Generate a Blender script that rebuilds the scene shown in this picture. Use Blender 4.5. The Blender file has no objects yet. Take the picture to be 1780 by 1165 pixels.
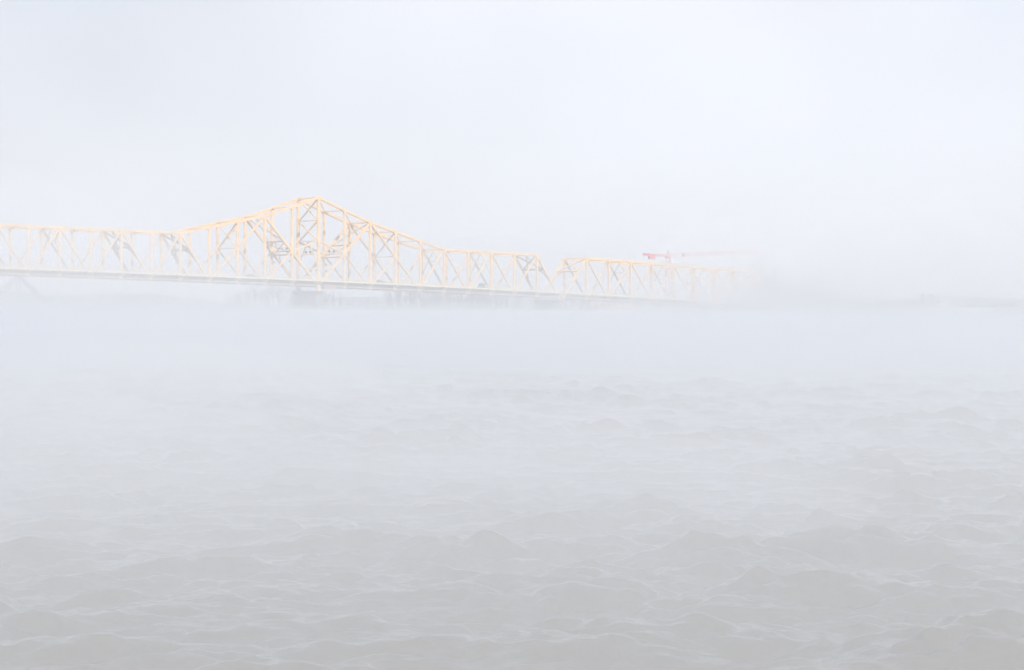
import bpy, math, random
import bmesh
import numpy as np
from mathutils import Vector, Matrix

random.seed(7)
rng = np.random.default_rng(11)
scene = bpy.context.scene
COL = scene.collection

# ------------------------------------------------------------------ camera
CAM_H = 3.2
cam_data = bpy.data.cameras.new("camera")
cam = bpy.data.objects.new("camera", cam_data)
COL.objects.link(cam)
cam_data.sensor_width = 36.0
cam_data.lens = 3500.0 / 1780.0 * 36.0
cam_data.clip_start = 0.1
cam_data.clip_end = 9000.0
PITCH = math.atan(44.5 / 3500.0)
ROLL = math.radians(0.3)
cam.matrix_world = (Matrix.Translation((0, 0, CAM_H)) @ Matrix.Rotation(math.radians(90) - PITCH, 4, 'X')
                    @ Matrix.Rotation(ROLL, 4, 'Z'))
scene.camera = cam

# ------------------------------------------------------------------ light
SUN_ELEV = math.radians(34)
SUN_AZ = math.atan2(0.16, -1.0)            # compass style, from +Y towards +X
sun_dir = Vector((math.sin(SUN_AZ) * math.cos(SUN_ELEV), math.cos(SUN_AZ) * math.cos(SUN_ELEV), math.sin(SUN_ELEV)))
world = bpy.data.worlds.new("World")
scene.world = world
world.use_nodes = True
nt = world.node_tree
for n in list(nt.nodes):
    nt.nodes.remove(n)
out = nt.nodes.new("ShaderNodeOutputWorld")
bg = nt.nodes.new("ShaderNodeBackground")
bg.inputs["Strength"].default_value = 0.13
sky = nt.nodes.new("ShaderNodeTexSky")
sky.sky_type = 'NISHITA'
sky.sun_disc = False
sky.sun_elevation = SUN_ELEV
sky.sun_rotation = SUN_AZ
sky.air_density = 1.0
sky.dust_density = 3.0
sky.ozone_density = 1.5
# a thin veil of high cloud over the whole dome
tc = nt.nodes.new("ShaderNodeTexCoord")
mp = nt.nodes.new("ShaderNodeMapping")
mp.inputs["Scale"].default_value = (1.0, 1.0, 2.6)
nz = nt.nodes.new("ShaderNodeTexNoise")
nz.inputs["Scale"].default_value = 3.2
nz.inputs["Detail"].default_value = 4.0
nz.inputs["Roughness"].default_value = 0.5
rp = nt.nodes.new("ShaderNodeMapRange")
rp.inputs["From Min"].default_value = 0.3
rp.inputs["From Max"].default_value = 0.7
rp.inputs["To Min"].default_value = 0.80
rp.inputs["To Max"].default_value = 1.0
mix = nt.nodes.new("ShaderNodeMix")
mix.data_type = 'RGBA'
mix.inputs["B"].default_value = (5.25, 5.35, 5.75, 1.0)
# broad, slow differences in how bright the veil is
mp2 = nt.nodes.new("ShaderNodeMapping")
mp2.inputs["Location"].default_value = (1.7, 0.4, 2.3)
nz2 = nt.nodes.new("ShaderNodeTexNoise")
nz2.inputs["Scale"].default_value = 2.6
nz2.inputs["Detail"].default_value = 3.0
rp2 = nt.nodes.new("ShaderNodeMapRange")
rp2.inputs["From Min"].default_value = 0.36
rp2.inputs["From Max"].default_value = 0.62
rp2.inputs["To Min"].default_value = 0.84
rp2.inputs["To Max"].default_value = 1.02
mul = nt.nodes.new("ShaderNodeVectorMath")
mul.operation = 'SCALE'
mul.inputs[0].default_value = (5.25, 5.35, 5.75)
nt.links.new(tc.outputs["Generated"], mp2.inputs["Vector"])
nt.links.new(mp2.outputs["Vector"], nz2.inputs["Vector"])
nt.links.new(nz2.outputs["Fac"], rp2.inputs["Value"])
nt.links.new(rp2.outputs["Result"], mul.inputs["Scale"])
nt.links.new(mul.outputs["Vector"], mix.inputs["B"])
nt.links.new(tc.outputs["Generated"], mp.inputs["Vector"])
nt.links.new(mp.outputs["Vector"], nz.inputs["Vector"])
nt.links.new(nz.outputs["Fac"], rp.inputs["Value"])
nt.links.new(rp.outputs["Result"], mix.inputs["Factor"])
nt.links.new(sky.outputs["Color"], mix.inputs["A"])
nt.links.new(mix.outputs["Result"], bg.inputs["Color"])
nt.links.new(bg.outputs["Background"], out.inputs["Surface"])

sun_data = bpy.data.lights.new("sun", 'SUN')
sun_data.energy = 3.1
sun_data.angle = math.radians(0.6)
sun_data.color = (1.0, 0.94, 0.86)
sun = bpy.data.objects.new("sun", sun_data)
sun.rotation_euler = sun_dir.to_track_quat('Z', 'Y').to_euler()
sun.location = (0, 0, 200)
COL.objects.link(sun)

scene.view_settings.view_transform = 'Standard'
scene.view_settings.look = 'None'
scene.view_settings.gamma = 1.0
scene.view_settings.exposure = 0.46
scene.view_settings.use_curve_mapping = False
scene.render.engine = 'CYCLES'
scene.cycles.max_bounces = 8
scene.cycles.volume_bounces = 2
scene.cycles.transparent_max_bounces = 64


# ------------------------------------------------------------------ helpers
def tag(o, label=None, cat=None, group=None, kind=None):
    if label: o['label'] = label
    if cat: o['category'] = cat
    if group: o['group'] = group
    if kind: o['kind'] = kind
    return o


def empty(name, loc=(0, 0, 0), rz=0.0):
    o = bpy.data.objects.new(name, None)
    COL.objects.link(o)
    o.location = loc
    o.rotation_euler = (0, 0, rz)
    return o


def children(o):
    return [c for c in bpy.data.objects if c.parent == o]


def outward(o):
    """make all normals point out of a closed mesh, so that air inside it counts as inside"""
    bm = bmesh.new()
    bm.from_mesh(o.data)
    bmesh.ops.recalc_face_normals(bm, faces=bm.faces[:])
    if bm.calc_volume(signed=True) < 0:
        bmesh.ops.reverse_faces(bm, faces=bm.faces[:])
    print(o.name, "volume", round(bm.calc_volume(signed=True)), "open edges", sum(1 for e in bm.edges if len(e.link_faces) != 2))
    bm.to_mesh(o.data)
    bm.free()
    return o


class MB:
    """collects plain shapes and links them as one mesh object"""
    def __init__(self):
        self.v, self.f = [], []

    def poly(self, pts, faces):
        b = len(self.v)
        self.v += [tuple(p) for p in pts]
        self.f += [tuple(b + i for i in f) for f in faces]
        return self

    def hexa(self, p):
        return self.poly(p, [(0, 3, 2, 1), (4, 5, 6, 7), (0, 1, 5, 4), (1, 2, 6, 5), (2, 3, 7, 6), (3, 0, 4, 7)])

    def box(self, x0, x1, y0, y1, z0, z1):
        return self.hexa([(x0, y0, z0), (x1, y0, z0), (x1, y1, z0), (x0, y1, z0),
                          (x0, y0, z1), (x1, y0, z1), (x1, y1, z1), (x0, y1, z1)])

    def bar(self, a, b, w, d, side):
        """box along a-b; d is its size along 'side', w across"""
        a, b = Vector(a), Vector(b)
        t = (b - a).normalized()
        s = (Vector(side) - t * Vector(side).dot(t)).normalized()
        n = t.cross(s)
        pts = []
        for e in (a, b):
            for i, j in ((-1, -1), (1, -1), (1, 1), (-1, 1)):
                pts.append(e + n * (w / 2 * i) + s * (d / 2 * j))
        return self.hexa(pts)

    def hbeam(self, a, b, w, d, side, t=0.1):
        """two plates held apart by a web: the plates face +-side"""
        a, b = Vector(a), Vector(b)
        ax = (b - a).normalized()
        s = (Vector(side) - ax * Vector(side).dot(ax)).normalized()
        self.bar(a + s * (d / 2 - t / 2), b + s * (d / 2 - t / 2), w, t, s)
        self.bar(a - s * (d / 2 - t / 2), b - s * (d / 2 - t / 2), w, t, s)
        self.bar(a, b, w * 0.35, d - 2 * t, s)
        return self

    def rod(self, a, b, r0, r1=None, n=6):
        r1 = r0 if r1 is None else r1
        a, b = Vector(a), Vector(b)
        t = (b - a).normalized()
        s = t.orthogonal().normalized()
        q = t.cross(s)
        base = len(self.v)
        for e, r in ((a, r0), (b, r1)):
            for k in range(n):
                an = 2 * math.pi * k / n
                self.v.append(tuple(e + s * (r * math.cos(an)) + q * (r * math.sin(an))))
        for k in range(n):
            k2 = (k + 1) % n
            self.f.append((base + k, base + k2, base + n + k2, base + n + k))
        self.f.append(tuple(base + n - 1 - k for k in range(n)))
        self.f.append(tuple(base + n + k for k in range(n)))
        return self

    def mesh(self, name, mat):
        m = bpy.data.meshes.new(name)
        m.from_pydata(self.v, [], self.f)
        m.materials.append(mat)
        m.update()
        return m

    def build(self, name, mat, parent=None):
        o = bpy.data.objects.new(name, self.mesh(name, mat))
        COL.objects.link(o)
        o.parent = parent
        return o


def mat_basic(name, col, rough=0.7, var=0.15, scale=0.6, bump=0.0, metallic=0.0, col2=None):
    m = bpy.data.materials.new(name)
    m.use_nodes = True
    t = m.node_tree
    b = t.nodes["Principled BSDF"]
    b.inputs["Roughness"].default_value = rough
    b.inputs["Metallic"].default_value = metallic
    co = t.nodes.new("ShaderNodeTexCoord")
    n = t.nodes.new("ShaderNodeTexNoise")
    n.inputs["Scale"].default_value = scale
    n.inputs["Detail"].default_value = 5
    n.inputs["Roughness"].default_value = 0.65
    r = t.nodes.new("ShaderNodeValToRGB")
    r.color_ramp.elements[0].position = 0.35
    r.color_ramp.elements[1].position = 0.7
    c2 = col2 or tuple(c * (1 - var) for c in col)
    r.color_ramp.elements[0].color = (*c2, 1)
    r.color_ramp.elements[1].color = (*col, 1)
    t.links.new(co.outputs["Object"], n.inputs["Vector"])
    t.links.new(n.outputs["Fac"], r.inputs["Fac"])
    t.links.new(r.outputs["Color"], b.inputs["Base Color"])
    if bump:
        bp = t.nodes.new("ShaderNodeBump")
        bp.inputs["Strength"].default_value = bump
        t.links.new(n.outputs["Fac"], bp.inputs["Height"])
        t.links.new(bp.outputs["Normal"], b.inputs["Normal"])
    return m


def mat_fog(name, density, col=(0.97, 0.98, 1.0), aniso=0.0):
    m = bpy.data.materials.new(name)
    m.use_nodes = True
    t = m.node_tree
    for n in list(t.nodes):
        t.nodes.remove(n)
    o = t.nodes.new("ShaderNodeOutputMaterial")
    v = t.nodes.new("ShaderNodeVolumePrincipled")
    v.inputs["Color"].default_value = (*col, 1)
    v.inputs["Density"].default_value = density
    v.inputs["Anisotropy"].default_value = aniso
    t.links.new(v.outputs["Volume"], o.inputs["Volume"])
    m.cycles.homogeneous_volume = True
    return m


M = {}
M['cream'] = mat_basic("cream_bridge_paint", (0.82, 0.575, 0.32), 0.55, 0.10, 0.25, col2=(0.64, 0.46, 0.28))
M['steel'] = mat_basic("weathered_deck_steel", (0.46, 0.40, 0.31), 0.7, 0.3, 0.4)
M['road'] = mat_basic("bridge_roadway", (0.16, 0.155, 0.15), 0.9, 0.3, 0.8)
M['walk'] = mat_basic("cream_walkway", (0.78, 0.66, 0.46), 0.7, 0.12, 0.3)
M['concrete'] = mat_basic("pier_concrete", (0.30, 0.29, 0.27), 0.9, 0.35, 0.25, 0.3)
M['red'] = mat_basic("crane_red", (0.62, 0.09, 0.11), 0.5, 0.1)
M['white'] = mat_basic("white_paint", (0.80, 0.80, 0.78), 0.5, 0.08)
M['grey'] = mat_basic("grey_paint", (0.18, 0.19, 0.20), 0.6, 0.1)
M['dark'] = mat_basic("dark_fittings", (0.04, 0.045, 0.05), 0.5, 0.1)
M['oldgrey'] = mat_basic("old_bridge_steel", (0.10, 0.11, 0.12), 0.7, 0.2)
M['bark'] = mat_basic("winter_bark", (0.12, 0.08, 0.06), 0.9, 0.3, 2.0)
M['soil'] = mat_basic("river_bank_soil", (0.13, 0.115, 0.085), 0.95, 0.4, 0.05)
M['pink'] = mat_basic("rose_brick_wall", (0.50, 0.34, 0.30), 0.85, 0.15, 0.5)
M['roof'] = mat_basic("slate_roof", (0.10, 0.10, 0.11), 0.8, 0.2, 1.0)
M['glass'] = mat_basic("window_glass", (0.03, 0.035, 0.04), 0.1, 0.1)
M['orange'] = mat_basic("orange_board", (0.85, 0.30, 0.04), 0.5, 0.05)
M['green'] = mat_basic("green_board", (0.03, 0.35, 0.12), 0.5, 0.05)
M['cargreen'] = mat_basic("dark_green_car_paint", (0.03, 0.05, 0.04), 0.25, 0.05)
M['cargrey'] = mat_basic("grey_car_paint", (0.09, 0.09, 0.10), 0.25, 0.05)
M['tyre'] = mat_basic("tyre_rubber", (0.02, 0.02, 0.02), 0.9, 0.1)


# ------------------------------------------------------------------ water
def spectrum_tile(n, L, peak, spread_pow, wind, lmin, lmax, seed, hrms, chop, falloff=3.55):
    r = np.random.default_rng(seed)
    k1 = np.fft.fftfreq(n, L / n) * 2 * np.pi
    kx, ky = np.meshgrid(k1, k1, indexing='ij')
    k = np.hypot(kx, ky)
    k[0, 0] = 1e9
    kp = 2 * np.pi / peak
    S = np.exp(-1.2 * (kp / k) ** 2) / k ** falloff
    lam = 2 * np.pi / k
    S *= 1 / (1 + np.exp(-(lam - lmin) / (0.15 * lmin))) * 1 / (1 + np.exp((lam - lmax) / (0.15 * lmax)))
    c = (kx * wind[0] + ky * wind[1]) / k
    D = np.abs(c) ** spread_pow * np.where(c > 0, 1.0, 0.12) + 0.03
    S *= D
    S[0, 0] = 0
    a = np.sqrt(S) * (r.standard_normal((n, n)) + 1j * r.standard_normal((n, n)))
    h = np.fft.ifft2(a)
    sc = hrms / h.real.std()
    a = a * sc
    h = np.fft.ifft2(a).real
    dx = np.fft.ifft2(-1j * a * kx / k).real * chop
    dy = np.fft.ifft2(-1j * a * ky / k).real * chop
    return h, dx, dy


def sample(tile, L, X, Y, ang=0.0):
    n = tile[0].shape[0]
    ca, sa = math.cos(ang), math.sin(ang)
    u = ((X * ca + Y * sa) / L * n) % n
    v = ((-X * sa + Y * ca) / L * n) % n
    i0 = np.floor(u).astype(int) % n
    j0 = np.floor(v).astype(int) % n
    fu, fv = u - np.floor(u), v - np.floor(v)
    i1, j1 = (i0 + 1) % n, (j0 + 1) % n
    o = [t[i0, j0] * (1 - fu) * (1 - fv) + t[i1, j0] * fu * (1 - fv) + t[i0, j1] * (1 - fu) * fv + t[i1, j1] * fu * fv
         for t in tile]
    return o[0], o[1] * ca - o[2] * sa, o[1] * sa + o[2] * ca


WIND = np.array([0.22, -0.975])
WAVE_GAIN = 1.0
big = spectrum_tile(1024, 71.0, 3.1, 3.0, WIND, 0.22, 30.0, 3, 0.070 * WAVE_GAIN, 0.65, 3.75)
small = spectrum_tile(512, 13.0, 1.0, 1.2, (-0.25, -0.97), 0.06, 1.3, 5, 0.0105 * WAVE_GAIN, 0.5)


def water_height(x, y):
    return float(sample(big, 71.0, np.array([x]), np.array([y]))[0][0])


def build_water():
    dense = np.radians(np.linspace(-21, 21, 1150))
    left = np.radians(np.concatenate([np.linspace(-180, -50, 40)[:-1], np.linspace(-50, -21, 200)[:-1]]))
    ang = np.concatenate([left, dense, -left[::-1][:-1]])
    nd = len(ang)
    r = [3.0]
    while r[-1] < 5000:
        x = r[-1]
        r.append(x + max(0.035, 0.62 * x * x / (CAM_H * 2013.0)) if x < 230 else x * 1.12)
    r = np.array(r)
    R, A = np.meshgrid(r, ang, indexing='ij')
    X, Y = R * np.sin(A), R * np.cos(A)
    h, dx, dy = sample(big, 71.0, X, Y)
    h2, dx2, dy2 = sample(small, 13.0, X, Y, 0.35)
    # slow gusts: some patches are choppier than others
    e = (np.sin(X * 0.31 + 1.3 + 0.9 * np.sin(Y * 0.17)) * np.sin(Y * 0.27 + 0.5 + 1.1 * np.sin(X * 0.11))
         + 0.7 * np.sin(X * 0.83 + 1.1 * np.sin(Y * 0.41)) * np.sin(Y * 0.61 + 1.2 * np.sin(X * 0.37 + 2)))
    gust = 0.60 + 0.62 * np.clip(0.5 + 0.5 * e, 0, 1.2)
    far = np.clip((420 - R) / 300, 0, 1)
    wide = np.where(np.abs(A) < math.radians(50), 1.0, 0.0)
    f2 = np.clip((100 - R) / 50, 0, 1)
    hs = h * gust
    hs = hs + 1.6 * hs * np.abs(hs) * (hs > 0)                 # sharper crests, flatter troughs
    H = (hs * far + h2 * f2 * (0.25 + gust * 0.75)) * wide
    X = X + (dx * gust * far + dx2 * f2) * wide
    Y = Y + (dy * gust * far + dy2 * f2) * wide
    nr = len(r)
    verts = np.stack([X, Y, H], -1).reshape(-1, 3)
    cen = len(verts)
    verts = np.vstack([verts, [[0, 0, 0]]])
    i = np.arange(nr - 1)[:, None]
    j = np.arange(nd)[None, :]
    j2 = (j + 1) % nd
    q = np.stack([i * nd + j, (i + 1) * nd + j, (i + 1) * nd + j2, i * nd + j2], -1).reshape(-1, 4)
    q = q[:, ::-1]
    tri = np.stack([np.full(nd, cen), j2[0], j[0]], -1)[:, ::-1]
    tri = tri[:, ::-1]
    m = bpy.data.meshes.new("water")
    nq, ntri = len(q), len(tri)
    m.vertices.add(len(verts))
    m.vertices.foreach_set("co", verts.astype(np.float32).ravel())
    m.loops.add(nq * 4 + ntri * 3)
    m.loops.foreach_set("vertex_index", np.concatenate([q.ravel(), tri.ravel()]).astype(np.int32))
    m.polygons.add(nq + ntri)
    st = np.concatenate([np.arange(nq) * 4, nq * 4 + np.arange(ntri) * 3]).astype(np.int32)
    m.polygons.foreach_set("loop_start", st)
    m.polygons.foreach_set("use_smooth", np.ones(nq + ntri, dtype=bool))
    m.update(calc_edges=True)
    m.validate()
    print("water quads", nq)
    return m


mw = bpy.data.materials.new("river_water")
mw.use_nodes = True
t = mw.node_tree
b = t.nodes["Principled BSDF"]
b.inputs["Base Color"].default_value = (0.160, 0.148, 0.120, 1)
b.inputs["Roughness"].default_value = 0.08
b.inputs["IOR"].default_value = 1.333
co = t.nodes.new("ShaderNodeTexCoord")
mpw = t.nodes.new("ShaderNodeMapping")
mpw.inputs["Scale"].default_value = (0.55, 1.0, 1.0)
n1 = t.nodes.new("ShaderNodeTexNoise")
n1.inputs["Scale"].default_value = 7.0
n1.inputs["Detail"].default_value = 5
n1.inputs["Roughness"].default_value = 0.6
n1.inputs["Distortion"].default_value = 0.8
bp = t.nodes.new("ShaderNodeBump")
bp.inputs["Strength"].default_value = 0.35
bp.inputs["Distance"].default_value = 0.03
t.links.new(co.outputs["Object"], mpw.inputs["Vector"])
t.links.new(mpw.outputs["Vector"], n1.inputs["Vector"])
t.links.new(n1.outputs["Fac"], bp.inputs["Height"])
t.links.new(bp.outputs["Normal"], b.inputs["Normal"])
wmesh = build_water()
wmesh.materials.append(mw)
water = bpy.data.objects.new("water", wmesh)
COL.objects.link(water)
tag(water, "choppy grey green river with low wind waves fading into the fog", kind="structure")

# ------------------------------------------------------------------ far bank
def shore_y(x):
    """distance of the far shoreline in front of the camera"""
    s = 1 / (1 + math.exp((x + 200) / 25.0))
    return 985 + 460 * s + 12 * math.sin(x * 0.021) + 5 * math.sin(x * 0.083 + 1)


def bank_z(x, y):
    d = y - shore_y(x)
    k = min(max(d / 22.0, -0.4), 1.0)
    return 3.0 * k + 0.5 * math.sin(x * 0.07) * math.sin(y * 0.05) * max(k, 0) + max(0, d - 300) * 0.006


def build_bank():
    mb = MB()
    xs = [-900 + i * 14 for i in range(130)]
    ds = [-9, 0, 6, 12, 22, 35, 60, 110, 200, 330, 520, 800, 1100]
    for x in xs:
        for d in ds:
            y = shore_y(x) + d
            mb.v.append((x, y, bank_z(x, y)))
    n = len(ds)
    for i in range(len(xs) - 1):
        for j in range(n - 1):
            mb.f.append((i * n + j, (i + 1) * n + j, (i + 1) * n + j + 1, i * n + j + 1))
    return mb


bank = build_bank().build("ground", M['soil'])
tag(bank, "low far river bank under the winter trees", kind="structure")
hb = MB()
for i in range(90):
    x = -1350 + i * 30
    hz = 16 + 6 * math.sin(i * 0.31) + 4 * math.sin(i * 0.83 + 1)
    for (dy, zz) in ((0, 2), (90, hz * 0.7), (180, hz), (400, hz * 0.8)):
        hb.v.append((x, 2150 + dy, zz))
for i in range(89):
    for j in range(3):
        hb.f.append((i * 4 + j, (i + 1) * 4 + j, (i + 1) * 4 + j + 1, i * 4 + j + 1))
hills = hb.build("hills", M['soil'])
tag(hills, "low hills far behind the fog", kind="structure")

# ------------------------------------------------------------------ the bridge
P = 12.0
TH = 0.656
O = Vector((-6.274 * P, 65.163 * P, 0))
U = Vector((math.cos(TH), math.sin(TH), 0))
V = Vector((-math.sin(TH), math.cos(TH), 0))
W = 1.256 * P
Z = Vector((0, 0, 1))
FAR = W


def zw(u):
    """height of the walkway along the bridge (the deck falls to the right)"""
    if u < -11:
        return zw(-11) + 0.20 * (-11 - u)
    return 14.10 - 0.3072 * u - 0.00485 * u * u


def pt(u, v, z):
    return O + U * (u * P) + V * v + Z * z


def bot(u, v=0.0):
    return pt(u, v, zw(u) - 2.0)


def member(name, parent, a, b, w, d, side, mat='cream', plain=False):
    w = w * 0.86
    mb = MB()
    if plain:
        mb.bar(a, b, w, d, side)
    else:
        mb.hbeam(a, b, w, d, side, min(0.12, d * 0.2))
    return mb.build(name, M[mat], parent)


def gusset(parent, c, s=1.5, v=0.0):
    off = -0.42 if v < 1 else 0.42
    mb = MB()
    for q in (-0.40, 0.40):
        a = c + V * q
        e = [(-s * .5, -s * .36), (-s * .3, -s * .5), (s * .3, -s * .5), (s * .5, -s * .36), (s * .5, s * .3), (s * .28, s * .5),
             (-s * .28, s * .5), (-s * .5, s * .3)]
        pts = [a + U * x + Z * y - V * 0.03 for x, y in e] + [a + U * x + Z * y + V * 0.03 for x, y in e]
        n = 8
        mb.poly(pts, [tuple(range(n)), tuple(range(2 * n - 1, n - 1, -1))] +
                [(k, n + k, n + (k + 1) % n, (k + 1) % n) for k in range(n)])
    return mb.build("gusset_plate", M['cream'], parent)


def top_strut(br, top, i, w=0.5):
    member("top_strut", br, pt(i, 0.4, top[i]), pt(i, W - 0.4, top[i]), w, w * 0.8, U)


def lateral(br, top, i, j):
    for a, b in (((i, 0.3), (j, W - 0.3)), ((i, W - 0.3), (j, 0.3))):
        member("lateral_brace", br, pt(a[0], a[1], top[i] + 0.1), pt(b[0], b[1], top[j] + 0.1), 0.24, 0.24, Z, plain=True)


def sway_v(br, top, i):
    """inverted V hung from the top strut, with a short cross bar and knees"""
    zt, zb = top[i] - 0.4, zw(i) + 6.0
    c = pt(i, W / 2, zt)
    for v in (0.4, W - 0.4):
        member("sway_brace", br, c, pt(i, v, zb), 0.34, 0.30, U, plain=True)
        member("sway_brace", br, pt(i, v, zt), (c + pt(i, v, zb)) * 0.5, 0.28, 0.26, U, plain=True)
    zc = (zt + zb) / 2
    member("sway_strut", br, pt(i, W * 0.28, zc), pt(i, W * 0.72, zc), 0.3, 0.26, U, plain=True)


def sway_x(br, zt, zm, i, w=0.34):
    member("sway_brace", br, pt(i, 0.4, zt), pt(i, W - 0.4, zm), w, w, U, plain=True)
    member("sway_brace", br, pt(i, W - 0.4, zt), pt(i, 0.4, zm), w, w, U + Z * 0.01, plain=True)
    member("sway_strut", br, pt(i, 0.4, zm), pt(i, W - 0.4, zm), 0.42, 0.4, U)


def portal(br, a, b, za, zb, levels=(0.33,), first_x=True, knee=0.2, w=0.5):
    """inclined frame between the two trusses, along the legs a -> b"""
    def q(t, v):
        return pt(a + (b - a) * t, v, za + (zb - za) * t)
    nrm = (q(1, 0) - q(0, 0)).normalized().cross(V)
    prev = 0.0
    for n, l in enumerate(levels):
        member("portal_strut", br, q(l, 0.4), q(l, W - 0.4), w, w, nrm)
        if n > 0 or first_x:
            member("portal_brace", br, q(prev + .01, 0.5), q(l - .01, W - 0.5), w * .72, w * .6, nrm, plain=True)
            member("portal_brace", br, q(prev + .01, W - 0.5), q(l - .01, 0.5), w * .72, w * .55, nrm, plain=True)
            member("portal_brace", br, q(prev + .01, W * .5), q(l - .01, W * .25), w * .5, w * .4, nrm, plain=True)
            member("portal_brace", br, q(prev + .01, W * .5), q(l - .01, W * .75), w * .5, w * .4, nrm, plain=True)
        prev = l
    for v0, v1 in ((0.4, W * .27), (W - .4, W * .73)):
        mid = q(prev + knee * .35, (v0 * .62 + v1 * .38))
        member("portal_knee", br, q(prev, v1), mid, w * .8, w * .7, nrm, plain=True)
        member("portal_knee", br, mid, q(prev + knee, v0), w * .8, w * .7, nrm, plain=True)


def span_common(br, nodes, top, chord_w=1.0):
    for v in (0.0, FAR):
        for a, b in zip(nodes[:-1], nodes[1:]):
            if top[a] is not None and top[b] is not None:
                member("top_chord", br, pt(a, v, top[a]), pt(b, v, top[b]), chord_w, 0.9, V)
            member("bottom_chord", br, bot(a, v), bot(b, v), 0.95, 0.8, V, 'steel')
            gap = 0.0
        for a in nodes:
            gusset(br, pt(a, v, zw(a) - 1.75), 1.7, v)
            if top[a] is not None:
                gusset(br, pt(a, v, top[a] - 0.1), 1.6, v)
    # deck, walkways, railings
    for a, b in zip(nodes[:-1], nodes[1:]):
        za, zb = zw(a), zw(b)
        MB().bar(pt(a, W / 2, za - .55), pt(b, W / 2, zb - .55), 0.35, W - 1.4, V).build("road_deck", M['road'], br)
        for v in (-1.25, W + 1.25):
            s = -1 if v < 0 else 1
            MB().bar(pt(a, v, za - .12), pt(b, v, zb - .12), 0.22, 1.3, V).build("walkway", M['walk'], br)
            MB().bar(pt(a, v + s * .72, za - .18), pt(b, v + s * .72, zb - .18), 0.62, 0.12, V).build("walkway_fascia", M['walk'], br)
            r = MB()
            vv = v + s * .62
            for hgt in (1.15, 0.62, 0.12):
                r.bar(pt(a, vv, za + hgt), pt(b, vv, zb + hgt), 0.10 if hgt > 1 else 0.06, 0.06, V)
            n = 12
            for k in range(n):
                t_ = (k + .5) / n
                u_ = a + (b - a) * t_
                r.bar(pt(u_, vv, zw(u_) + .0), pt(u_, vv, zw(u_) + 1.12), 0.09 if k % 3 else 0.16, 0.07, V)
            r.build("railing", M['walk'], br)
        for v in (2.5, 5.9, 9.2, 12.5):
            MB().bar(pt(a, v, za - 1.05), pt(b, v, zb - 1.05), 0.62, 0.28, V).build("stringer", M['steel'], br)
        # bottom laterals
        for v0, v1 in ((0.5, W - .5), (W - .5, 0.5)):
            MB().bar(pt(a, v0, zw(a) - 2.3), pt(b, v1, zw(b) - 2.3), .22, .22, Z).build("bottom_lateral", M['steel'], br)
    for a in nodes:
        z = zw(a)
        MB().bar(pt(a, 0.45, z - 1.75), pt(a, W - .45, z - 1.75), 1.1, 0.4, U).build("floor_beam", M['steel'], br)
        for v0, v1 in ((-0.45, -1.95), (W + .45, W + 1.95)):
            mb = MB()
            w_ = .18
            p = [pt(a, v0, z - 2.0), pt(a, v0, z - .25), pt(a, v1, z - .25), pt(a, v1, z - 1.05)]
            mb.hexa([q - U * w_ for q in p] + [q + U * w_ for q in p])
            mb.build("walkway_bracket", M['walk'], br)


# --- main cantilever truss
TOP = {0: 46.2, 1: 41.6, 2: 37.3, 3: 33.9, 4: 30.55, 5: 27.45, 6: 27.12, 7: 26.82, 8: 26.48, 9: 26.13, 10: None,
       -1: 42.1, -2: 38.3, -3: 35.8, -4: 33.15, -5: 30.75, -6: 30.98, -7: 31.18, -8: 31.35, -9: 31.48, -10: 31.6}
for k in range(11, 18):
    TOP[-k] = zw(-k) + 15.15
nodes = list(range(-17, 11))
bridge = empty("truss_bridge", pt(0, W / 2, 0))
bridge.matrix_world = Matrix.Identity(4)
tag(bridge, "long cream cantilever truss bridge span rising to a tall peak over the pier", "bridge", "spans of the river bridge")
span_common(bridge, nodes, TOP, 1.05)
Zt = {k: (TOP[k] if TOP[k] is not None else 0) for k in nodes}
MIDZ = {1: (TOP[2] + zw(0) - 2) / 2, -1: (TOP[-2] + zw(0) - 2) / 2, 3: (TOP[2] + zw(4) - 2) / 2, -3: (TOP[-2] + zw(-4) - 2) / 2}
T1, T2, T3 = 37.4, 29.4, 24.2
for v in (0.0, FAR):
    for k in nodes:
        if k == 10:
            continue
        wd = 1.35 if k == 0 else (0.95 if k % 2 else 0.85)
        if k in (2, -2):
            wd = 1.05
        member("tower_post" if k == 0 else "post", bridge, pt(k, v, zw(k) - 1.5), pt(k, v, Zt[k] - 0.3), wd, 0.8, V)
    D = []
    for k in range(-17, 10):                     # Warren diagonals outside the tower panels
        if k % 2 == 0:
            continue
        if k < -4 or k > 4:
            for j in (k - 1, k + 1):
                if -17 <= j <= 10:
                    D.append((k, Zt[k], j, zw(j) - 2, 0.95 if (k, j) in ((-7, -6), (-5, -4), (9, 10)) else 0.66))
    for s in (1, -1):
        m1, m3 = MIDZ[s], MIDZ[3 * s]
        D += [(2 * s, Zt[2 * s], s, m1, 1.15), (s, m1, 0, zw(0) - 2, 1.15),
              (s, m1, 2 * s, zw(2 * s) - 2, .55), (s, m1, 0, T2, .5),
              (2 * s, Zt[2 * s], 3 * s, m3, .8), (3 * s, m3, 4 * s, zw(4 * s) - 2, .75),
              (3 * s, m3, 2 * s, zw(2 * s) - 2, .5)]
        gusset(bridge, pt(s, v, m1), 1.9, v)
        gusset(bridge, pt(3 * s, v, m3), 1.8, v)
    for (a, za, b_, zb_, w_) in D:
        A_, B_ = pt(a, v, za), pt(b_, v, zb_)
        e = (B_ - A_).normalized() * 0.35
        member("diagonal", bridge, A_ + e, B_ - e, w_, 0.62, V)
for k in nodes:
    if k == 10:
        continue
    top_strut(bridge, Zt, k, 0.62 if k in (0, 2, -2) else 0.45)
for a, b_ in zip(nodes[:-2], nodes[1:-1]):
    lateral(bridge, Zt, a, b_)
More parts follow.
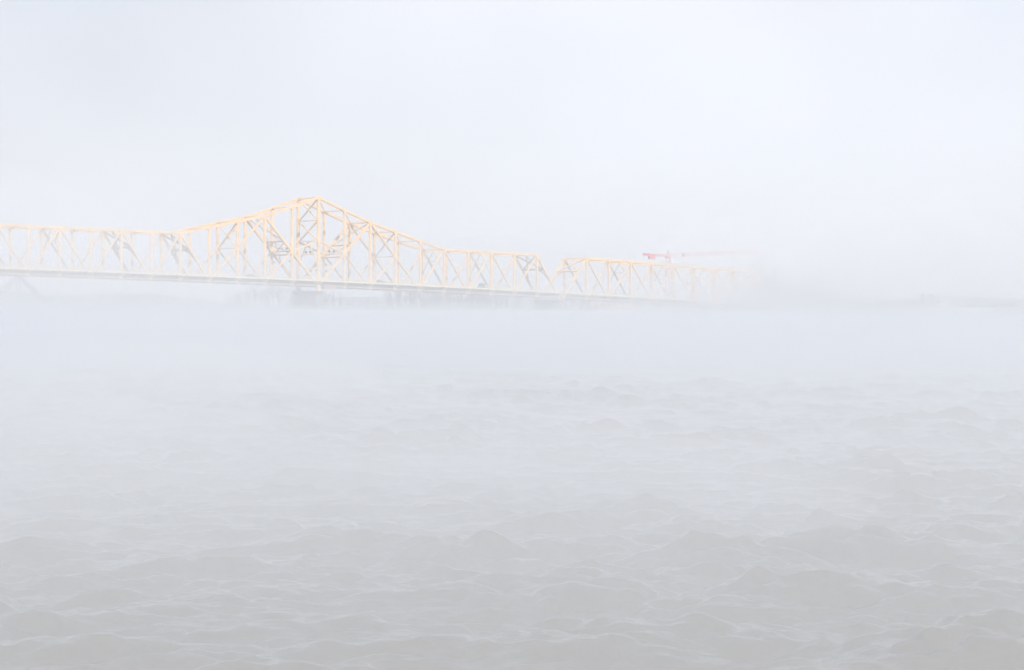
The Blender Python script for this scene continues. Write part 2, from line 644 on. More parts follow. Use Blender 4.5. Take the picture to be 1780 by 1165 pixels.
# tower cross frames
for zt, zm in ((46.0, T1), (T1, T2)):
    sway_x(bridge, zt, zm, 0, .5)
for v in (0.5, W - .5):
    member("sway_brace", bridge, pt(0, W / 2, T2), pt(0, v * .62 + W / 2 * .38, T3), .45, .4, U, plain=True)
    member("sway_brace", bridge, pt(0, v * .62 + W / 2 * .38, T3), pt(0, v, 20.0), .45, .4, U, plain=True)
member("sway_strut", bridge, pt(0, W * .18, T3), pt(0, W * .82, T3), .4, .35, U, plain=True)
for s in (1, -1):
    sway_x(bridge, Zt[3 * s] - .3, MIDZ[3 * s], 3 * s)
    portal(bridge, 2 * s, 0, Zt[2 * s], zw(0) - 2, levels=(0.36, 0.55), knee=0.16, w=.46)
    member("sway_strut", bridge, pt(s, .4, MIDZ[s]), pt(s, W - .4, MIDZ[s]), .4, .4, U)
for k in (-15, -13, -11, -9, 5, 7):
    sway_v(bridge, Zt, k)
for a, b_ in ((-7, -6), (-5, -4), (9, 10)):
    portal(bridge, a, b_, Zt[a], zw(b_) - 2, levels=(0.34,), knee=0.24, w=.85 if a < 0 else .7)
# bearings on the pier and the inspection box beside it
for v in (0.0, FAR):
    sh = MB()
    sh.hexa([pt(a, v + c, z) for z, h_ in ((10.0, .9), (12.1, .5)) for a, c in ((-h_ / P, -h_), (h_ / P, -h_), (h_ / P, h_), (-h_ / P, h_))])
    sh.build("bearing", M['cream'], bridge)
ib = MB()
ib.hexa([pt(a, v, z) for z in (10.7, 12.5) for a, v in ((0.18, -1.2), (0.60, -1.2), (0.60, 1.2), (0.18, 1.2))])
ib.build("inspection_box", M['pink'], bridge)

# --- simple truss span to the right
q0, Q = 10.22, 1.047
T2N = [q0 + Q * k for k in range(11)]
TOPB = {u: (None if k in (0, 10) else zw(u) + 15.35 - 0.05 * k) for k, u in enumerate(T2N)}
br2 = empty("truss_bridge")
tag(br2, "level cream truss span with sloping end posts, fading into fog below the crane", "bridge", "spans of the river bridge")
span_common(br2, T2N, TOPB, 1.0)
ZB = {u: (z if z is not None else 0) for u, z in TOPB.items()}
for v in (0.0, FAR):
    for k, u in enumerate(T2N):
        if 0 < k < 10:
            member("post", br2, pt(u, v, zw(u) - 1.5), pt(u, v, ZB[u] - .3), .8 if k != 1 else .95, .8, V)
            if k % 2:
                for j in (k - 1, k + 1):
                    uj = T2N[j]
                    A_, B_ = pt(u, v, ZB[u]), pt(uj, v, zw(uj) - 2)
                    e = (B_ - A_).normalized() * .35
                    member("diagonal", br2, A_ + e, B_ - e, 1.0 if j in (0, 10) else .66, .62, V)
for k in range(1, 10):
    top_strut(br2, ZB, T2N[k])
    if k < 9:
        lateral(br2, ZB, T2N[k], T2N[k + 1])
for k in (3, 5, 7):
    sway_v(br2, ZB, T2N[k])
portal(br2, T2N[1], T2N[0], ZB[T2N[1]], zw(T2N[0]) - 2, levels=(0.33,), knee=.24, w=.6)
portal(br2, T2N[9], T2N[10], ZB[T2N[9]], zw(T2N[10]) - 2, levels=(0.33,), knee=.24, w=.6)
for u in (10.0, 10.22):
    for v in (0.0, FAR):
        sh = MB()
        zb0 = zw(u) - 2.4
        sh.hexa([pt(u + a / P, v + c, z) for z in (7.35, zb0) for a, c in ((-.35, -.5), (.35, -.5), (.35, .5), (-.35, .5))])
        sh.build("bearing", M['cream'], bridge if u == 10.0 else br2)

# --- piers
def pier(u, ztop, label, wall=True):
    r = empty("bridge_pier", pt(u, W / 2, -3))
    r.matrix_world = Matrix.Identity(4)
    tag(r, label, "bridge pier", "piers of the river bridge")
    sh = MB()
    prof = []
    n = 10
    for k in range(n):
        an = math.pi * (k / (n - 1)) - math.pi / 2
        prof.append((math.cos(an), math.sin(an), 1))
    def ring(z, hw, hl):
        pts = []
        for k in range(n):
            an = math.pi * k / (n - 1)
            pts.append(pt(u, W / 2 + hl, z) + U * (hw * math.cos(an)) + V * (hw * math.sin(an)))
        for k in range(n):
            an = math.pi + math.pi * k / (n - 1)
            pts.append(pt(u, W / 2 - hl, z) + U * (hw * math.cos(an)) + V * (hw * math.sin(an)))
        return pts
    def solid(levels):
        mb = MB()
        N = 2 * n
        for l in levels:
            mb.v += [tuple(p) for p in ring(*l)]
        for a in range(len(levels) - 1):
            for k in range(N):
                mb.f.append((a * N + k, a * N + (k + 1) % N, (a + 1) * N + (k + 1) % N, (a + 1) * N + k))
        mb.f.append(tuple(range(N - 1, -1, -1)))
        mb.f.append(tuple((len(levels) - 1) * N + k for k in range(N)))
        return mb
    hl = W / 2 + .2
    solid([(ztop - 1.1, 1.9, hl), (ztop - .25, 2.1, hl), (ztop, 2.0, hl)]).build("pier_cap", M['concrete'], r)
    solid([(-3, 2.3, hl), (2.0, 2.2, hl - .1), (ztop - 1.12, 1.65, hl - .3)]).build("pier_shaft", M['concrete'], r)
    solid([(-3.2, 3.4, hl + .3), (1.2, 3.3, hl + .3), (1.9, 2.5, hl)]).build("pier_footing", M['concrete'], r)
    return r


pier(0, 10.0, "grey pier in the river under the peak of the bridge")
pier(10.11, 7.3, "grey pier under the V gap between the two truss spans")
pier(20.8, 3.0 + 1.2, "grey pier at the far foggy end of the bridge")

# approach beyond the truss
ap = empty("approach_span")
tag(ap, "low girder approach at the far end of the bridge lost in the fog", "bridge approach")
ae = T2N[-1] + .15
MB().bar(pt(ae, W / 2, zw(ae) - .6), pt(ae + 3.5, W / 2, zw(ae) - 1.8), .5, W + 2.5, V).build("road_deck", M['road'], ap)
for v in (0, W):
    MB().bar(pt(ae, v, zw(ae) - 1.6), pt(ae + 3.5, v, zw(ae) - 2.5), 1.5, .4, V).build("girder", M['steel'], ap)
    MB().bar(pt(ae, v, zw(ae) + .6), pt(ae + 3.5, v, zw(ae) - .6), .1, .1, V).build("railing", M['walk'], ap)

# --- things on the bridge: signals, lamps, cars, work platform
def lane_signal(u, z, label):
    r = empty("lane_signal", pt(u, W / 2, z))
    r.rotation_euler = (0, 0, TH)
    tag(r, label, "traffic signal", "lane signals over the bridge road")
    for k, s in enumerate((-1.6, 1.6)):
        MB().box(-.18, .18, s - .42, s + .42, .35, 1.15).build("signal_head", M['dark'], r)
        MB().box(-.05, .05, s - .06, s + .06, 0, .36).build("bracket", M['grey'], r)


lane_signal(0, T3 + .2, "pair of dark lane signals inside the tall tower frame")
lane_signal(-1 + .1, MIDZ[-1] + .35, "pair of dark lane signals just left of the tall tower")
lane_signal(1 - .1, MIDZ[1] + .35, "pair of dark lane signals just right of the tall tower")


def truss_lamp(u, v, z, label):
    r = empty("street_lamp", pt(u, v, z))
    r.rotation_euler = (0, 0, TH)
    tag(r, label, "street lamp", "small lamps on the bridge posts")
    s = 1 if v < 1 else -1
    MB().rod((0, s * .4, 0), (0, s * 1.4, .35), .06, .05).build("arm", M['grey'], r)
    mb = MB()
    mb.hexa([(-.28, s * 1.1, .1), (.28, s * 1.1, .1), (.28, s * 1.9, .1), (-.28, s * 1.9, .1),
             (-.2, s * 1.2, .62), (.2, s * 1.2, .62), (.2, s * 1.8, .62), (-.2, s * 1.8, .62)])
    mb.build("lamp_head", M['dark'], r)


truss_lamp(0.0, 0, 17.6, "small dark lamp low on the near tower post")
truss_lamp(0.38, 0, 17.4, "small dark lamp on the slanting member just right of the tower")
truss_lamp(1.0, W, 20.2, "small dark lamp on the far post right of the tower")
truss_lamp(-1.0, 0, 21.0, "small dark lamp on the near post left of the tower")
truss_lamp(-1.0, W, 20.8, "small dark lamp on the far post left of the tower")


def car(u, v, mat, label, length=4.7, height=1.62):
    r = empty("car", pt(u, v, zw(u) - .36))
    r.rotation_euler = (0, math.atan(.3072 / P), TH)
    tag(r, label, "car", "cars crossing the bridge")
    L, Hh = length / 2, height
    body = MB()
    prof = [(-L, .35), (L, .35), (L, .75), (L * .93, .92), (L * .42, 1.02), (-L * .93, 1.05), (-L, .8)]
    n = len(prof)
    body.poly([(x, -.88, z) for x, z in prof] + [(x, .88, z) for x, z in prof],
              [tuple(range(n)), tuple(range(2 * n - 1, n - 1, -1))] + [(k, n + k, n + (k + 1) % n, (k + 1) % n) for k in range(n)])
    body.build("body", mat, r)
    cab = MB()
    cab.hexa([(-L * .86, -.8, 1.03), (L * .40, -.8, 1.03), (L * .40, .8, 1.03), (-L * .86, .8, 1.03),
              (-L * .62, -.68, Hh - .06), (L * .12, -.68, Hh - .06), (L * .12, .68, Hh - .06), (-L * .62, .68, Hh - .06)])
    cab.build("window", M['glass'], r)
    MB().box(-L * .60, L * .10, -.67, .67, Hh - .058, Hh).build("roof", mat, r)
    for x in (-L * .62, L * .62):
        for y in (-.82, .82):
            MB().rod((x, y - .11, .33), (x, y + .11, .33), .33, n=14).build("wheel", M['tyre'], r)


car(-2.3, 3.2, M['cargreen'], "dark green car on the deck left of the bridge peak", 4.8, 1.7)
car(2.6, 3.2, M['cargrey'], "dark grey car on the deck right of the bridge peak", 4.4, 1.75)
car(7.2, 9.0, M['cargrey'], "dark van on the deck near the right end of the peaked span", 5.2, 2.6)

wp = empty("work_platform", pt(16.42, -1.0, zw(16.42)))
wp.rotation_euler = (0, 0, TH)
tag(wp, "orange work platform with green top strip on the fading right span", "work platform")
MB().box(-.9, .9, -.5, .5, 0, 6.6).build("mast", M['orange'], wp)
MB().box(-4.4, 1.0, -.6, .6, 6.62, 7.5).build("platform", M['orange'], wp)
MB().box(-4.3, .2, -.5, .5, 7.52, 8.1).build("panel", M['green'], wp)

# ------------------------------------------------------------------ screen-independent placing on the far side
def loc(px, Y):
    """x in metres of a thing seen at photo column px when it stands Y metres away"""
    return (px - 890) / 3500.0 * Y


# --- distant old truss bridge at the left edge
D0 = 1400.0
ob = empty("truss_bridge")
tag(ob, "faint grey truss bridge far behind, its sloping end at the left edge of the river", "bridge")
xs = [loc(82, D0) - 21.5 * k for k in range(14)]
tz = [None, 25.0, 29.5, 32, 33, 33.5, 33.5, 33, 32, 29.5, 25, 25, 25, None]
for yy in (D0, D0 + 10):
    for k in range(13):
        a, b_ = (xs[k], yy, 3.9), (xs[k + 1], yy, 3.9)
        MB().bar(a, b_, 1.3, .9, (0, 1, 0)).build("bottom_chord", M['oldgrey'], ob)
        if tz[k] is None or tz[k + 1] is None:
            z0_, z1_ = (3.9 if tz[k] is None else tz[k]), (3.9 if tz[k + 1] is None else tz[k + 1])
            MB().bar((xs[k], yy, z0_), (xs[k + 1], yy, z1_), 1.6, 1.0, (0, 1, 0)).build("end_post", M['oldgrey'], ob)
            xm, zm = (xs[k] + xs[k + 1]) / 2, 14.5
            x_in = xs[k + 1] if tz[k] is None else xs[k]
            MB().bar((xm, yy, zm), (x_in, yy, 4.2), .7, .6, (0, 1, 0)).build("diagonal", M['oldgrey'], ob)
        else:
            MB().bar((xs[k], yy, tz[k]), (xs[k + 1], yy, tz[k + 1]), 1.3, 1.0, (0, 1, 0)).build("top_chord", M['oldgrey'], ob)
            MB().bar((xs[k], yy, tz[k] - .6), (xs[k + 1], yy, 4.3), .9, .6, (0, 1, 0)).build("diagonal", M['oldgrey'], ob)
    for k in range(1, 13):
        MB().bar((xs[k], yy, 4.5), (xs[k], yy, tz[k] - .6), .9, .6, (0, 1, 0)).build("post", M['oldgrey'], ob)
for k in range(1, 13):
    MB().bar((xs[k], D0 + .5, tz[k]), (xs[k], D0 + 9.5, tz[k]), .6, .6, (1, 0, 0)).build("top_strut", M['oldgrey'], ob)
MB().box(xs[-1], xs[0], D0 + .6, D0 + 9.4, 3.3, 3.9).build("road_deck", M['oldgrey'], ob)
for k in (0, 13):
    MB().box(xs[k] - 2, xs[k] + 2, D0 - 1, D0 + 11, -3, 3.2).build("pier", M['concrete'], ob)
la = MB()
la.box(xs[0] + .1, loc(352, D0), D0 + 1, D0 + 9, 2.9, 3.9)
lo = la.build("causeway", M['oldgrey'])
tag(lo, "thin low causeway line running right from the faint far bridge", "causeway")
for k in range(5):
    x = xs[0] + 10 + k * 22
    MB().box(x, x + 1.6, D0 + 1.5, D0 + 8.5, -3, 2.88).build("causeway_pier", M['concrete'], lo)

# --- tower crane
CY = 1130.0
cx = loc(1160, CY)
cz = CAM_H + (539 - 445.5) / 3500 * CY
cr = empty("tower_crane", (cx, CY, 3))
tag(cr, "red tower crane with long thin jib behind the right bridge span", "tower crane")
cr.matrix_world = Matrix.Identity(4)


def lattice(mb, a, b, w, h_, n, up, side, r):
    a, b = Vector(a), Vector(b)
    up, side = Vector(up), Vector(side)
    c = [lambda t, s=s_, u=u_: a + (b - a) * t + side * (s * w / 2) + up * (u * h_) for s_, u_ in ((-1, 0), (1, 0), (0, 1))]
    for f in c:
        mb.rod(f(0), f(1), r, n=4)
    for k in range(n):
        t0, t1, tm = k / n, (k + 1) / n, (k + .5) / n
        for s in (0, 1):
            mb.rod(c[s](t0), c[2](tm), r * .6, n=3)
            mb.rod(c[2](tm), c[s](t1), r * .6, n=3)
        mb.rod(c[0](t0), c[1](t1), r * .5, n=3)
    return mb


jd = Vector((0.86, 0.5, 0.0)).normalized()
js = Vector((-jd.y, jd.x, 0))
hub = Vector((cx, CY, cz))
jl = MB()
lattice(jl, hub + jd * 1.2, hub + jd * 62 + Z * 3.1, 1.5, 1.6, 26, Z, js, .09).build("jib", M['red'], cr)
cj = MB()
lattice(cj, hub - jd * 1.2, hub - jd * 15 + Z * .2, 1.5, .9, 6, Z, js, .2)
cj.build("counter_jib", M['red'], cr)
MB().bar(hub - jd * 12.8 - Z * .2, hub - jd * 9.0 - Z * .3, 3.0, 1.9, js).build("counterweight", M['red'], cr)
MB().bar(hub - jd * 16.5 + Z * .9, hub - jd * 13.4 + Z * .9, 1.2, 1.6, js).build("winch", M['red'], cr)
tp = MB()
for s in (-1, 1):
    tp.rod(hub + jd * .9 + js * s * .7, hub + Z * 3.6, .2, n=4)
    tp.rod(hub - jd * .9 + js * s * .7, hub + Z * 3.6, .2, n=4)
tp.build("tower_head", M['red'], cr)
MB().bar(hub - jd * 1.3 - Z * .5, hub + jd * 1.3 - Z * .5, .9, 2.2, js).build("slewing_ring", M['red'], cr)
MB().bar(hub + jd * 1.5 - js * .6 - Z * 2.6, hub + jd * 3.2 - js * .6 - Z * 2.6, 2.1, 1.5, js).build("cab", M['white'], cr)
MB().bar(hub + jd * 3.22 - js * .6 - Z * 2.4, hub + jd * 3.4 - js * .6 - Z * 2.4, 1.5, 1.3, js).build("window", M['glass'], cr)
MB().bar(hub + jd * 10.3 + Z * .9, hub + jd * 11.1 + Z * .9, 2.2, 1.0, js).build("trolley", M['red'], cr)
mst = MB()
for sx in (-1, 1):
    for sy in (-1, 1):
        mst.bar((cx + sx * .9, CY + sy * .9, 2), (cx + sx * .9, CY + sy * .9, cz - 1), .3, .3, (0, 1, 0))
zz = 2.5
k = 0
while zz < cz - 3:
    s = 1 if k % 2 else -1
    for q in (-1, 1):
        mst.bar((cx - .9 * s, CY + .9 * q, zz), (cx + .9 * s, CY + .9 * q, zz + 1.8), .14, .14, (0, 1, 0))
        mst.bar((cx + .9 * q, CY - .9 * s, zz), (cx + .9 * q, CY + .9 * s, zz + 1.8), .14, .14, (1, 0, 0))
    zz += 1.8
    k += 1
mst.build("mast", M['red'], cr)

# --- buildings and boats along the far shore
def gable(mb, x0, x1, y0, y1, z0, z1, ov=.5):
    ym = (y0 + y1) / 2
    mb.poly([(x0 - ov, y0 - ov, z0), (x1 + ov, y0 - ov, z0), (x1 + ov, y1 + ov, z0), (x0 - ov, y1 + ov, z0),
             (x0 - ov, ym, z1), (x1 + ov, ym, z1)],
            [(0, 1, 5, 4), (2, 3, 4, 5), (1, 2, 5), (3, 0, 4), (3, 2, 1, 0)])
    return mb


BY = 1012.0
x0, x1 = loc(1027, BY), loc(1113, BY)
bh = empty("boathouse", ((x0 + x1) / 2, BY, 3))
bh.matrix_world = Matrix.Identity(4)
tag(bh, "long rose coloured waterfront building below the right bridge span", "building")
MB().box(x0, x1, BY, BY + 11, 2.2, 8.3).build("wall", M['pink'], bh)
gable(MB(), x0, x1, BY, BY + 11, 8.32, 10.4).build("roof", M['white'], bh)
for k in range(7):
    xx = x0 + 1.6 + k * 3.4
    f = MB().box(xx, xx + 1.5, BY - .06, BY - .003, 5.0, 6.8).build("window", M['white'], bh)
    MB().box(xx + .15, xx + 1.35, BY - .09, BY - .064, 5.15, 6.65).build("pane", M['glass'], f)
MB().box(x0 + 2.0, x0 + 3.6, BY - .08, BY - .003, 2.4, 4.6).build("door", M['dark'], bh)

DY = 960.0
dk = empty("floating_dock", (loc(1050, DY), DY, 0))
tag(dk, "white floating dock on the water below the rose building", "dock")
MB().box(-9.5, 9, -2, 2, -.3, .55).build("pontoon", M['white'], dk)
for k in range(6):
    MB().rod((-9 + k * 3.5, 2.1, -2), (-9 + k * 3.5, 2.1, 2.6), .16).build("mooring_post", M['white'], dk)
MB().box(-4.0, 1.2, -1.0, 1.4, .552, 2.7).build("hut", M['pink'], dk)
MB().box(-4.4, 1.6, -1.4, 1.8, 2.704, 3.0).build("hut_roof", M['white'], dk)


def hull_mesh(L, B, H0, flare=.75):
    mb = MB()
    n = 12
    for z, f in ((-.4, flare), (H0, 1.0)):
        for s in (1, -1):
            for k in range(n):
                t_ = k / (n - 1)
                x = -L / 2 + L * t_
                w_ = B / 2 * f * min(1, (1 - max(0, (t_ - .6) / .4) ** 2)) if t_ < 1 else 0.05
                mb.v.append((x * (1 if z > 0 else .96), s * max(w_, .05), z + (.35 * max(0, t_ - .6) if z > 0 else 0)))
    for s in (0, 1):
        for k in range(n - 1):
            a, b2 = s * n + k, 2 * n + s * n + k
            mb.f.append((a, a + 1, b2 + 1, b2) if s else (a + 1, a, b2, b2 + 1))
    mb.f.append(tuple(2 * n + k for k in range(n)) + tuple(2 * n + n + k for k in range(n - 1, -1, -1)))
    mb.f.append((0, 2 * n, 3 * n, n))
    return mb


def small_boat(px, Y, rz, label, L=7.0):
    r = empty("motor_boat", (loc(px, Y), Y, 0), rz)
    tag(r, label, "boat", "white boats moored at the dock")
    hull_mesh(L, 2.4, .9).build("hull", M['white'], r)
    mb = MB()
    mb.hexa([(-1.6, -.9, .95), (1.4, -.9, 1.0), (1.4, .9, 1.0), (-1.6, .9, .95),
             (-1.3, -.75, 2.1), (.7, -.75, 2.1), (.7, .75, 2.1), (-1.3, .75, 2.1)])
    mb.build("cabin", M['white'], r)
    MB().box(-1.1, .5, -.86, -.81, 1.35, 1.8).build("window", M['glass'], r)


small_boat(1066, 930, -0.3, "small white motor boat off the right end of the floating dock", 7.5)
small_boat(1098, 952, 0.2, "low white motor boat further right along the rose building", 9.0)

RY = 890.0
rb = empty("riverboat", (loc(1608, RY), RY, 0))
tag(rb, "white multi deck riverboat with two dark capped chimneys at the right shore", "riverboat")
hull_mesh(25, 8, 1.1, .9).build("hull", M['white'], rb)
for (xa, xb, z0_, z1_) in ((-10.5, 9.5, 1.35, 3.5), (-8.5, 8.8, 3.9, 5.9)):
    MB().box(xa, xb, -3.1, 3.1, z0_, z1_).build("cabin_wall", M['white'], rb)
    MB().box(xa - 1.6, xb + 1.3, -4.0, 4.0, z1_ + .003, z1_ + .3).build("deck", M['white'], rb)
    n = 9
    for k in range(n):
        xx = xa + .8 + k * (xb - xa - 1.6) / n
        MB().box(xx, xx + 1.0, -3.16, -3.103, z0_ + .7, z1_ - .35).build("window", M['glass'], rb)
    for k in range(12):
        xx = xa - 1.4 + k * (xb - xa + 2.5) / 11
        MB().rod((xx, -3.85, z0_ - .25), (xx, -3.85, z1_), .09, n=6).build("deck_post", M['white'], rb)
MB().box(-6.5, 6.0, -2.6, 2.6, 6.25, 6.9).build("roof", M['roof'], rb)
for xx in (-1.35, 2.7):
    MB().rod((xx, 0, 6.9), (xx, 0, 10.1), .75, .70, n=14).build("chimney", M['grey'], rb)
    MB().rod((xx, 0, 10.1), (xx, 0, 10.9), .9, 1.35, n=14).build("chimney_cap", M['dark'], rb)
MB().box(6.2, 9.6, -1.8, 1.8, 6.25, 8.2).build("pilothouse", M['white'], rb)
MB().box(6.0, 9.9, -2.0, 2.0, 8.203, 8.5).build("pilothouse_roof", M['white'], rb)
MB().box(6.5, 9.3, -1.86, -1.803, 7.0, 7.9).build("pilothouse_window", M['glass'], rb)
for k in range(5):
    MB().box(-12.2 + k * 1.45, -11.5 + k * 1.45, -3.92, -3.86, 0.55, .95).build("port_window", M['glass'], rb)

bgq = empty("barge", (loc(1537, 905), 905, 0), .02)
tag(bgq, "long low white barge moored left of the riverboat", "barge")
hull_mesh(18, 6, 1.2, .95).build("hull", M['white'], bgq)
MB().box(-7, 3, -2, 2, 1.22, 1.9).build("hatch_cover", M['white'], bgq)


def house(px, Y, w_, d_, h_, rh, label, wall='white', nwin=3):
    x = loc(px, Y)
    z = bank_z(x, Y + 2) - .4
    r = empty("house", (x, Y, z))
    tag(r, label, "house", "houses on the far bank")
    MB().box(-w_ / 2, w_ / 2, 0, d_, 0, h_).build("wall", M[wall], r)
    gable(MB(), -w_ / 2, w_ / 2, 0, d_, h_ + .003, h_ + rh, .4).build("roof", M['roof'], r)
    for k in range(nwin):
        xx = -w_ / 2 + (k + .6) * w_ / (nwin + .4)
        f = MB().box(xx - .5, xx + .5, -.06, -.003, h_ * .45, h_ * .45 + 1.3).build("window", M['white'], r)
        MB().box(xx - .4, xx + .4, -.09, -.064, h_ * .45 + .1, h_ * .45 + 1.2).build("pane", M['glass'], f)
    MB().box(w_ / 2 - 1.4, w_ / 2 - .5, -.07, -.003, .1, 2.1).build("door", M['dark'], r)
    return r


house(1437, 1015, 4.5, 8, 3.2, 1.8, "small white house between the bare trees right of the bridge end", nwin=2)
house(1700, 1030, 16, 9, 3.4, 1.4, "long low white house on the bank right of the riverboat", nwin=6)
house(1750, 1040, 11, 9, 3.6, 1.6, "low rose walled house at the right edge of the bank", 'pink', nwin=4)


# --- bare winter trees
def tree_mesh(seed, H, spread, dense):
    r = random.Random(seed)
    tr, crn = MB(), MB()

    def grow(mb, p, d, L, rad, lv):
        segs = 3 if lv < 2 else 2
        for s in range(segs):
            d = (d + Vector((r.uniform(-1, 1), r.uniform(-1, 1), r.uniform(-.3, .8))) * (.10 + .07 * lv)).normalized()
            q = p + d * (L / segs)
            r1 = rad * (1 - .28 * (s + 1) / segs)
            mb.rod(p, q, rad, r1, 5 if lv == 0 else 3)
            p0, p, rad = p, q, r1
            if lv < 4:
                nb = (2 if lv else 3) + (1 if r.random() < dense else 0)
                if lv == 0 and s == 0:
                    nb = 1
                for _ in range(nb):
                    az = r.uniform(0, 2 * math.pi)
                    tl = r.uniform(.5, 1.0) * spread
                    nd = (d * math.cos(tl) + Vector((math.cos(az), math.sin(az), .15)) * math.sin(tl)).normalized()
                    grow(crn, p0 + (q - p0) * r.uniform(.4, 1), nd, L * r.uniform(.42, .62), rad * .5, lv + 1)
    grow(tr, Vector((0, 0, -.5)), Vector((0, 0, 1)), H * .62, H * .022, 0)
    return tr.mesh("trunk", M['bark']), crn.mesh("crown", M['bark'])


protos = [tree_mesh(s, H_, sp, dn) for s, H_, sp, dn in
          ((1, 14, .95, .3), (2, 16, .8, .2), (3, 13, 1.1, .4), (4, 24, .7, .2), (5, 20, .85, .3))]
print("tree faces", [len(c.polygons) for _, c in protos])


def tree(px, Y, idx, sc, label, group, name="bare_tree"):
    x = loc(px, Y)
    r = empty(name, (x, Y, bank_z(x, Y) - .2), random.uniform(0, 6.28))
    r.scale = (sc * random.uniform(.9, 1.15), sc * random.uniform(.9, 1.15), sc)
    tag(r, label, "tree", group)
    for nm, me in zip(("trunk", "crown"), protos[idx]):
        o = bpy.data.objects.new(nm, me)
        COL.objects.link(o)
        o.parent = r


def cluster(n, pxa, pxb, Ya, Yb, idxs, s0, s1, label, group, shape=None):
    for k in range(n):
        t_ = (k + random.uniform(.1, .9)) / n
        px = pxa + (pxb - pxa) * t_
        sc = random.uniform(s0, s1) * (shape(t_) if shape else 1)
        tree(px, random.uniform(Ya, Yb), random.choice(idxs), sc, label, group)


cluster(30, 395, 600, 1040, 1110, (0, 1, 2), .85, 1.0, "bare tree in the dim grove behind the pier under the bridge peak",
        "trees of the grove behind the bridge pier", lambda t_: .45 + .6 * math.sin(math.pi * min(1, .12 + t_ * .85)) ** .8)
cluster(14, 600, 690, 1120, 1180, (0, 2), .45, .62, "low bare tree in the dip between the two groves",
        "low trees between the groves")
cluster(40, 675, 885, 1015, 1070, (0, 1, 2), .82, 1.02, "bare brown tree in the thick grove below the right half of the peaked span",
        "trees of the brown grove under the span")
cluster(18, 885, 1120, 1040, 1090, (0, 1, 2), .6, .85, "bare tree on the low bank behind the V gap of the bridge",
        "trees behind the gap of the bridge")
cluster(13, 1305, 1400, 1010, 1060, (3, 4), .85, 1.18, "tall bare tree in the foggy stand at the right end of the bridge",
        "tall trees at the bridge end", lambda t_: 1.06 - .3 * t_)
cluster(12, 1400, 1470, 1020, 1060, (0, 1), .75, 1.1, "bare tree beside the small white house",
        "trees around the small white house", lambda t_: 1.15 - .55 * t_)
cluster(24, 1460, 1790, 1045, 1110, (0, 2), .4, .8, "low bare tree behind the boats on the right bank",
        "low trees on the right bank")

# ------------------------------------------------------------------ air: haze and river steam
hz = MB().box(-1700, 1700, -260, 2700, -4.5, 64).build("haze", mat_fog("haze_air", 0.00056, (0.885, 0.926, 0.98)))
tag(hz, "pale even haze over the whole river", kind="stuff")


def steam_layer(top, dens, seed, amp, start=None):
    """closed sheet of low steam lying on the river, with a slowly rolling top"""
    r = np.random.default_rng(seed)
    ang = np.concatenate([np.radians(np.linspace(-180, -30, 16)[:-1]), np.radians(np.linspace(-30, 30, 61)), np.radians(np.linspace(30, 180, 16)[1:-1])])
    rad = 4.0 * 1.062 ** np.arange(0, 98)
    R, A = np.meshgrid(rad, ang, indexing='ij')
    X, Y = R * np.sin(A), R * np.cos(A)
    h = np.zeros_like(X)
    for lam, w_ in ((14, .35), (33, .6), (80, 1.0), (210, 1.2)):
        for _ in range(3):
            a = r.uniform(0, 2 * np.pi)
            h += w_ * np.sin((X * np.cos(a) * .55 + Y * np.sin(a)) * 2 * np.pi / lam + r.uniform(0, 6.28)) * np.clip(lam / (R * .12 + 1e-3), 0, 1)
    h *= amp / 2.2
    sm = np.clip((R - 55) / 55, 0, 1)
    sm = sm * sm * (3 - 2 * sm)
    H = np.maximum((top + h) * (0.75 + 0.30 * sm), .22)
    if start is not None:                    # a bank that only begins out on the river
        ed = start + 4 * np.sin(A * 9 + 1.0) + 3 * np.sin(A * 31 + 2.2)
        k_ = np.clip((R - ed) / 34, 0, 1)
        H = np.maximum((top + h) * k_ * k_ * (3 - 2 * k_), -0.9)
    nr, nd = X.shape
    vt = np.stack([X, Y, H], -1).reshape(-1, 3)
    vb = np.stack([X[-1], Y[-1], np.full(nd, -1.2)], -1)
    verts = np.vstack([vt, vb, [[0, 0, float(H[0].mean())]], [[0, 0, -1.2]]])
    nv = nr * nd
    ct, cb = nv + nd, nv + nd + 1
    faces = []
    for i in range(nr - 1):
        for j in range(nd):
            j2 = (j + 1) % nd
            faces.append((i * nd + j, i * nd + j2, (i + 1) * nd + j2, (i + 1) * nd + j)[::-1])
    for j in range(nd):
        j2 = (j + 1) % nd
        faces.append((ct, j, j2)[::-1])
        faces.append(((nr - 1) * nd + j, (nr - 1) * nd + j2, nv + j2, nv + j))
        faces.append((cb, nv + j, nv + j2))
    m = bpy.data.meshes.new("steam_fog")
    m.from_pydata(verts.tolist(), [], faces)
    m.materials.append(mat_fog("river_steam", dens, (0.78, 0.834, 0.924)))
    m.update()
    o = bpy.data.objects.new("steam_fog", m)
    COL.objects.link(o)
    outward(o)
    tag(o, "low white steam fog lying on the river", kind="stuff")
    return o


K0 = 0.027
for n, (top_, k_) in enumerate(((0.55, .5), (1.1, .30), (1.7, .19), (2.4, .10), (3.2, .038), (4.3, .0155), (6.0, .0070), (9.0, .0028))):
    steam_layer(top_, K0 * k_, 40 + n, .14 + .13 * top_ + (.25 if 2 < top_ < 5 else 0))
steam_layer(2.2, 0.047, 61, .3, 68)


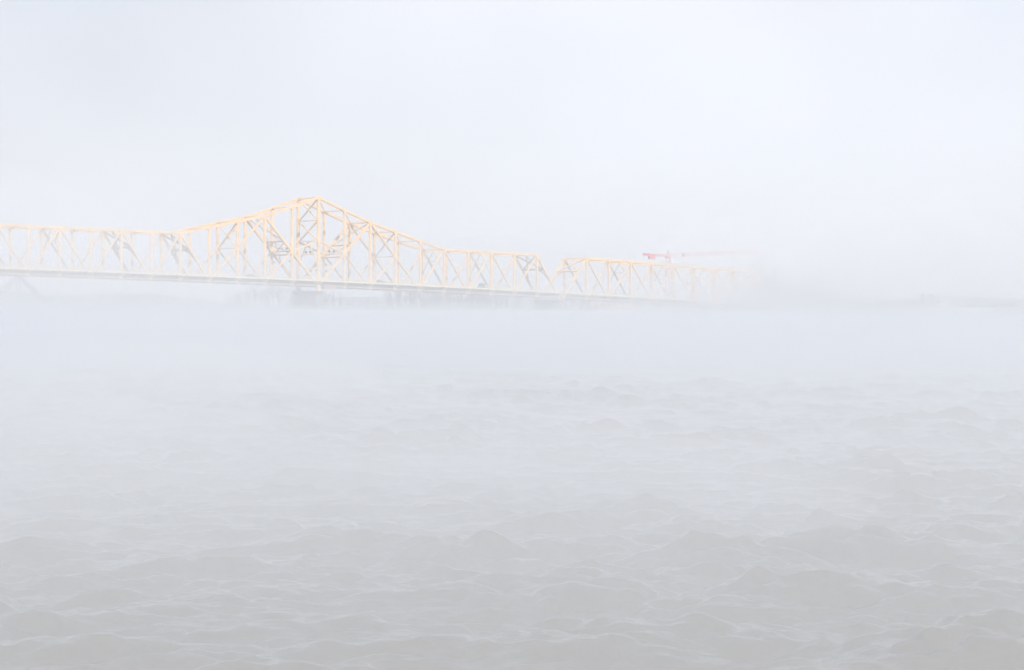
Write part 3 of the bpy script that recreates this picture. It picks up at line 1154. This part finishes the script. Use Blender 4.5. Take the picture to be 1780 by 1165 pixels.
def fog_bank(px, Y, rx, ry, rz, z0_, dens, seed, col=(0.935, 0.96, 0.99)):
    r = np.random.default_rng(seed)
    nu, nv_ = 48, 24
    mb = MB()
    ph = r.uniform(0, 6.28, 6)
    x = loc(px, Y)
    for i in range(1, nv_):
        la_ = math.pi * i / nv_
        for j in range(nu):
            lo_ = 2 * math.pi * j / nu
            k = 1 + .14 * math.sin(3 * lo_ + ph[0]) * math.sin(la_ * 2 + ph[1]) + .10 * math.sin(5 * lo_ + 3 * la_ + ph[2]) + .06 * math.sin(9 * lo_ - 5 * la_ + ph[3])
            mb.v.append((x + rx * k * math.sin(la_) * math.cos(lo_), Y + ry * k * math.sin(la_) * math.sin(lo_),
                         max(-3.0, min(z0_ + rz * k * math.cos(la_), 62))))
    mb.v.append((x, Y, min(z0_ + rz, 62)))
    mb.v.append((x, Y, max(-3.0, z0_ - rz)))
    a, b2 = len(mb.v) - 2, len(mb.v) - 1
    for i in range(nv_ - 2):
        for j in range(nu):
            j2 = (j + 1) % nu
            mb.f.append((i * nu + j, (i + 1) * nu + j, (i + 1) * nu + j2, i * nu + j2))
    for j in range(nu):
        j2 = (j + 1) % nu
        mb.f.append((a, j, j2))
        mb.f.append((b2, (nv_ - 2) * nu + j2, (nv_ - 2) * nu + j))
    o = mb.build("fog_bank", mat_fog("fog_bank_air", dens, col))
    outward(o)
    tag(o, "soft bank of denser fog drifting over the river", kind="stuff")
    return o


fog_bank(1610, 800, 86, 80, 44, 6, 0.0070, 1)
fog_bank(1375, 870, 26, 60, 20, 8, 0.012, 2)
fog_bank(190, 600, 62, 60, 18, 9, 0.0042, 3)
fog_bank(0, 620, 62, 60, 28, 16, 0.0042, 4)
fog_bank(960, 800, 26, 18, 5.5, 9, 0.010, 5)
fog_bank(1200, 800, 36, 25, 9, 8, 0.009, 6)
fog_bank(1262, 850, 46, 45, 30, 12, 0.0068, 12)
# thin steam close by, over the nearest water
fog_bank(890, 12, 34, 26, 3.6, 0, 0.033, 7, (0.865, 0.905, 0.955))
fog_bank(250, 30, 11, 10, 1.8, 0, 0.036, 8, (0.865, 0.905, 0.955))
fog_bank(120, 62, 14, 16, 2.2, 0, 0.022, 11, (0.865, 0.905, 0.955))
